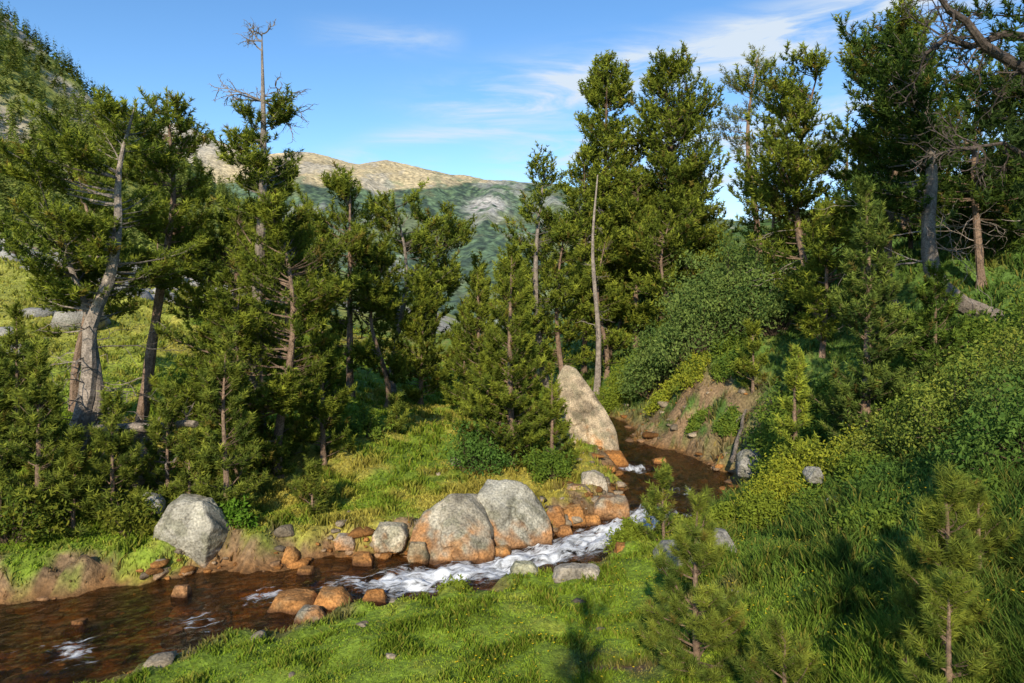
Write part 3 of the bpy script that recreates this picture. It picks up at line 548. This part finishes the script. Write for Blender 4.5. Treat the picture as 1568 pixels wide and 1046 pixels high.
def ridge(HX,HY):
    cz=np.interp(HX,[-620,-400,-300,-187,-152,-123,-92,-60,-15],[275,230,183,110,74,58,29,2,-30])
    t=np.clip((HY-62)/188,0,1); b=np.clip((HY-250)/170,0,1)
    return cz*t**.9*(1-.6*b)+(1-t)*np.minimum(3+0*HX,cz)-3*(1-t)+ (fbm(HX*.02,HY*.02,5,41)-.5)*14*np.minimum(t*4,1)
HZ=ridge(HX,HY)
hc=mix(np.array([.24,.26,.06])+0*HX[...,None],np.array([.40,.35,.27]),ss(.54,.62,fbm(HX*.04,HY*.04,5,43)+.16*ss(150,80,HY)))
build('forested_hill',np.stack([HX,HY,HZ],-1).reshape(-1,3),gridF(*HX.shape),[M_hill],col=hc.reshape(-1,3),smooth=True)
r=np.random.default_rng(66); n=7500; x=r.uniform(-360,-40,n);y=80+r.random(n)*182; ok=(fbm(x*.04,y*.04,4,45)>.36+.2*ss(125,85,y))&(ridge(x,y)>4)&(x>-.9*y-30); x=x[ok];y=y[ok];n=len(x)
z=ridge(x,y); hh=r.uniform(5,10,n); K=60
f=r.random((n,K)); az=r.random((n,K))*6.28; rad=(1-f)**.7*.17*hh[:,None]*r.uniform(.6,1.2,(n,K))+.1
ctr=np.stack([x[:,None]+0*f,y[:,None]+0*f,z[:,None]+hh[:,None]*(.08+.92*f)],-1)
dv=np.stack([np.cos(az),np.sin(az),0*az],-1); sv=np.stack([-np.sin(az),np.cos(az),0*az],-1)
tip=ctr+dv*rad[...,None]+np.array([0,0,.02])*hh[:,None,None]; w=(.09*hh[:,None]*(1.1-f))[...,None]
V=np.stack([ctr+np.array([0,0,1.])*w*.8,tip-sv*w*.6-[0,0,.2],tip+sv*w*.6-[0,0,.2]],2)
cc=np.array([.23,.27,.06])*r.uniform(.4,1.6,(n,1,1,1))*r.uniform(.8,1.25,(n,K,1,1))*np.ones((1,1,3,1))
build('distant_forest',V.reshape(-1,3),np.arange(n*K*3).reshape(-1,3),[M_leaf],col=cc.reshape(-1,3))
# ---------------------------------------------------------------- light, sky, camera
EL=math.radians(28); AZ=math.radians(-9)  # low sun behind the camera, slightly left
sd=Vector((math.sin(AZ)*math.cos(EL),-math.cos(AZ)*math.cos(EL),math.sin(EL)))
L=bpy.data.lights.new('sun','SUN'); L.energy=5.0; L.angle=math.radians(.5); L.color=(1,.89,.70)
lo=bpy.data.objects.new('sun',L); lo.rotation_euler=sd.to_track_quat('Z','Y').to_euler(); sc.collection.objects.link(lo)
w=bpy.data.worlds.new('World'); sc.world=w; w.use_nodes=True; nt=w.node_tree; nt.nodes.clear()
wo=N(nt,'ShaderNodeOutputWorld'); bg=N(nt,'ShaderNodeBackground'); bg.inputs[1].default_value=.15
sk=N(nt,'ShaderNodeTexSky',sky_type='NISHITA'); sk.sun_disc=False; sk.sun_elevation=EL; sk.sun_rotation=math.pi-AZ; sk.altitude=1800; sk.air_density=1.1; sk.dust_density=.4; sk.ozone_density=2.
tc=N(nt,'ShaderNodeTexCoord'); sp=N(nt,'ShaderNodeSeparateXYZ'); nt.links.new(tc.outputs['Generated'],sp.inputs[0])
def MA(op,a,b=None,c=None):
    n=N(nt,'ShaderNodeMath',operation=op)
    for i,v in enumerate((a,b,c)):
        if v is None: continue
        if isinstance(v,(int,float)): n.inputs[i].default_value=v
        else: nt.links.new(v,n.inputs[i])
    return n.outputs[0]
def MR(v,a,b,c=0,d=1):
    n=N(nt,'ShaderNodeMapRange',interpolation_type='SMOOTHSTEP'); nt.links.new(v,n.inputs[0])
    for i,q in enumerate((a,b,c,d)): n.inputs[i+1].default_value=q
    return n.outputs[0]
mp=N(nt,'ShaderNodeMapping'); mp.inputs['Scale'].default_value=(2.6,2.6,15); mp.inputs['Rotation'].default_value=(0,math.radians(8),0); nt.links.new(tc.outputs['Generated'],mp.inputs[0])
n1=N(nt,'ShaderNodeTexNoise'); n1.inputs['Scale'].default_value=2.0; n1.inputs['Detail'].default_value=10; n1.inputs['Roughness'].default_value=.6; n1.inputs['Distortion'].default_value=.7; nt.links.new(mp.outputs[0],n1.inputs['Vector'])
def band(zc,slope,wd,x0,x1,x2,x3,amt):
    q=MA('MULTIPLY_ADD',sp.outputs[0],-slope,sp.outputs[2]); q=MA('SUBTRACT',q,zc); q=MA('DIVIDE',q,wd); q=MA('MULTIPLY',q,q); q=MA('MULTIPLY',q,-1); q=MA('EXPONENT',q)
    q=MA('MULTIPLY',q,MR(sp.outputs[0],x0,x1)); q=MA('MULTIPLY',q,MR(sp.outputs[0],x2,x3,1,0)); return MA('MULTIPLY',q,amt)
tot=band(.285,.14,.03,-.22,.12,.6,.9,2.1)
for a in [(.262,.05,.016,-.15,-.02,.02,.12,1.1),(.345,0,.015,-.3,-.2,-.12,-.05,.6),(.20,.05,.03,-.08,.06,.35,.6,1.6),(.19,.0,.013,-.3,-.2,-.15,-.08,1.0),(.235,.1,.012,-.25,-.15,-.02,.06,.8),(.13,.0,.06,.1,.25,.6,.9,1.3)]:
    tot=MA('ADD',tot,band(*a))
fac=MA('MULTIPLY',tot,MR(n1.outputs['Fac'],.34,.76)); fac=MA('MINIMUM',fac,.9)
hs=N(nt,'ShaderNodeHueSaturation'); hs.inputs['Saturation'].default_value=1.2; hs.inputs['Value'].default_value=1.35; nt.links.new(sk.outputs[0],hs.inputs['Color'])
mxn=N(nt,'ShaderNodeMixRGB'); nt.links.new(fac,mxn.inputs[0]); nt.links.new(hs.outputs[0],mxn.inputs[1]); mxn.inputs[2].default_value=(5.0,5.6,6.2,1)
nt.links.new(mxn.outputs[0],bg.inputs[0]); nt.links.new(bg.outputs[0],wo.inputs[0])
cam=bpy.data.cameras.new('camera'); cam.lens=24; cam.sensor_width=36; cam.shift_y=-.0466; cam.clip_end=9000; cam.clip_start=.1
co=bpy.data.objects.new('camera',cam); co.location=(0,0,5); co.rotation_euler=(math.pi/2,0,0); sc.collection.objects.link(co); sc.camera=co
sc.view_settings.view_transform='Standard'; sc.view_settings.look='None'; sc.view_settings.exposure=0
print('TRIS',NT_)
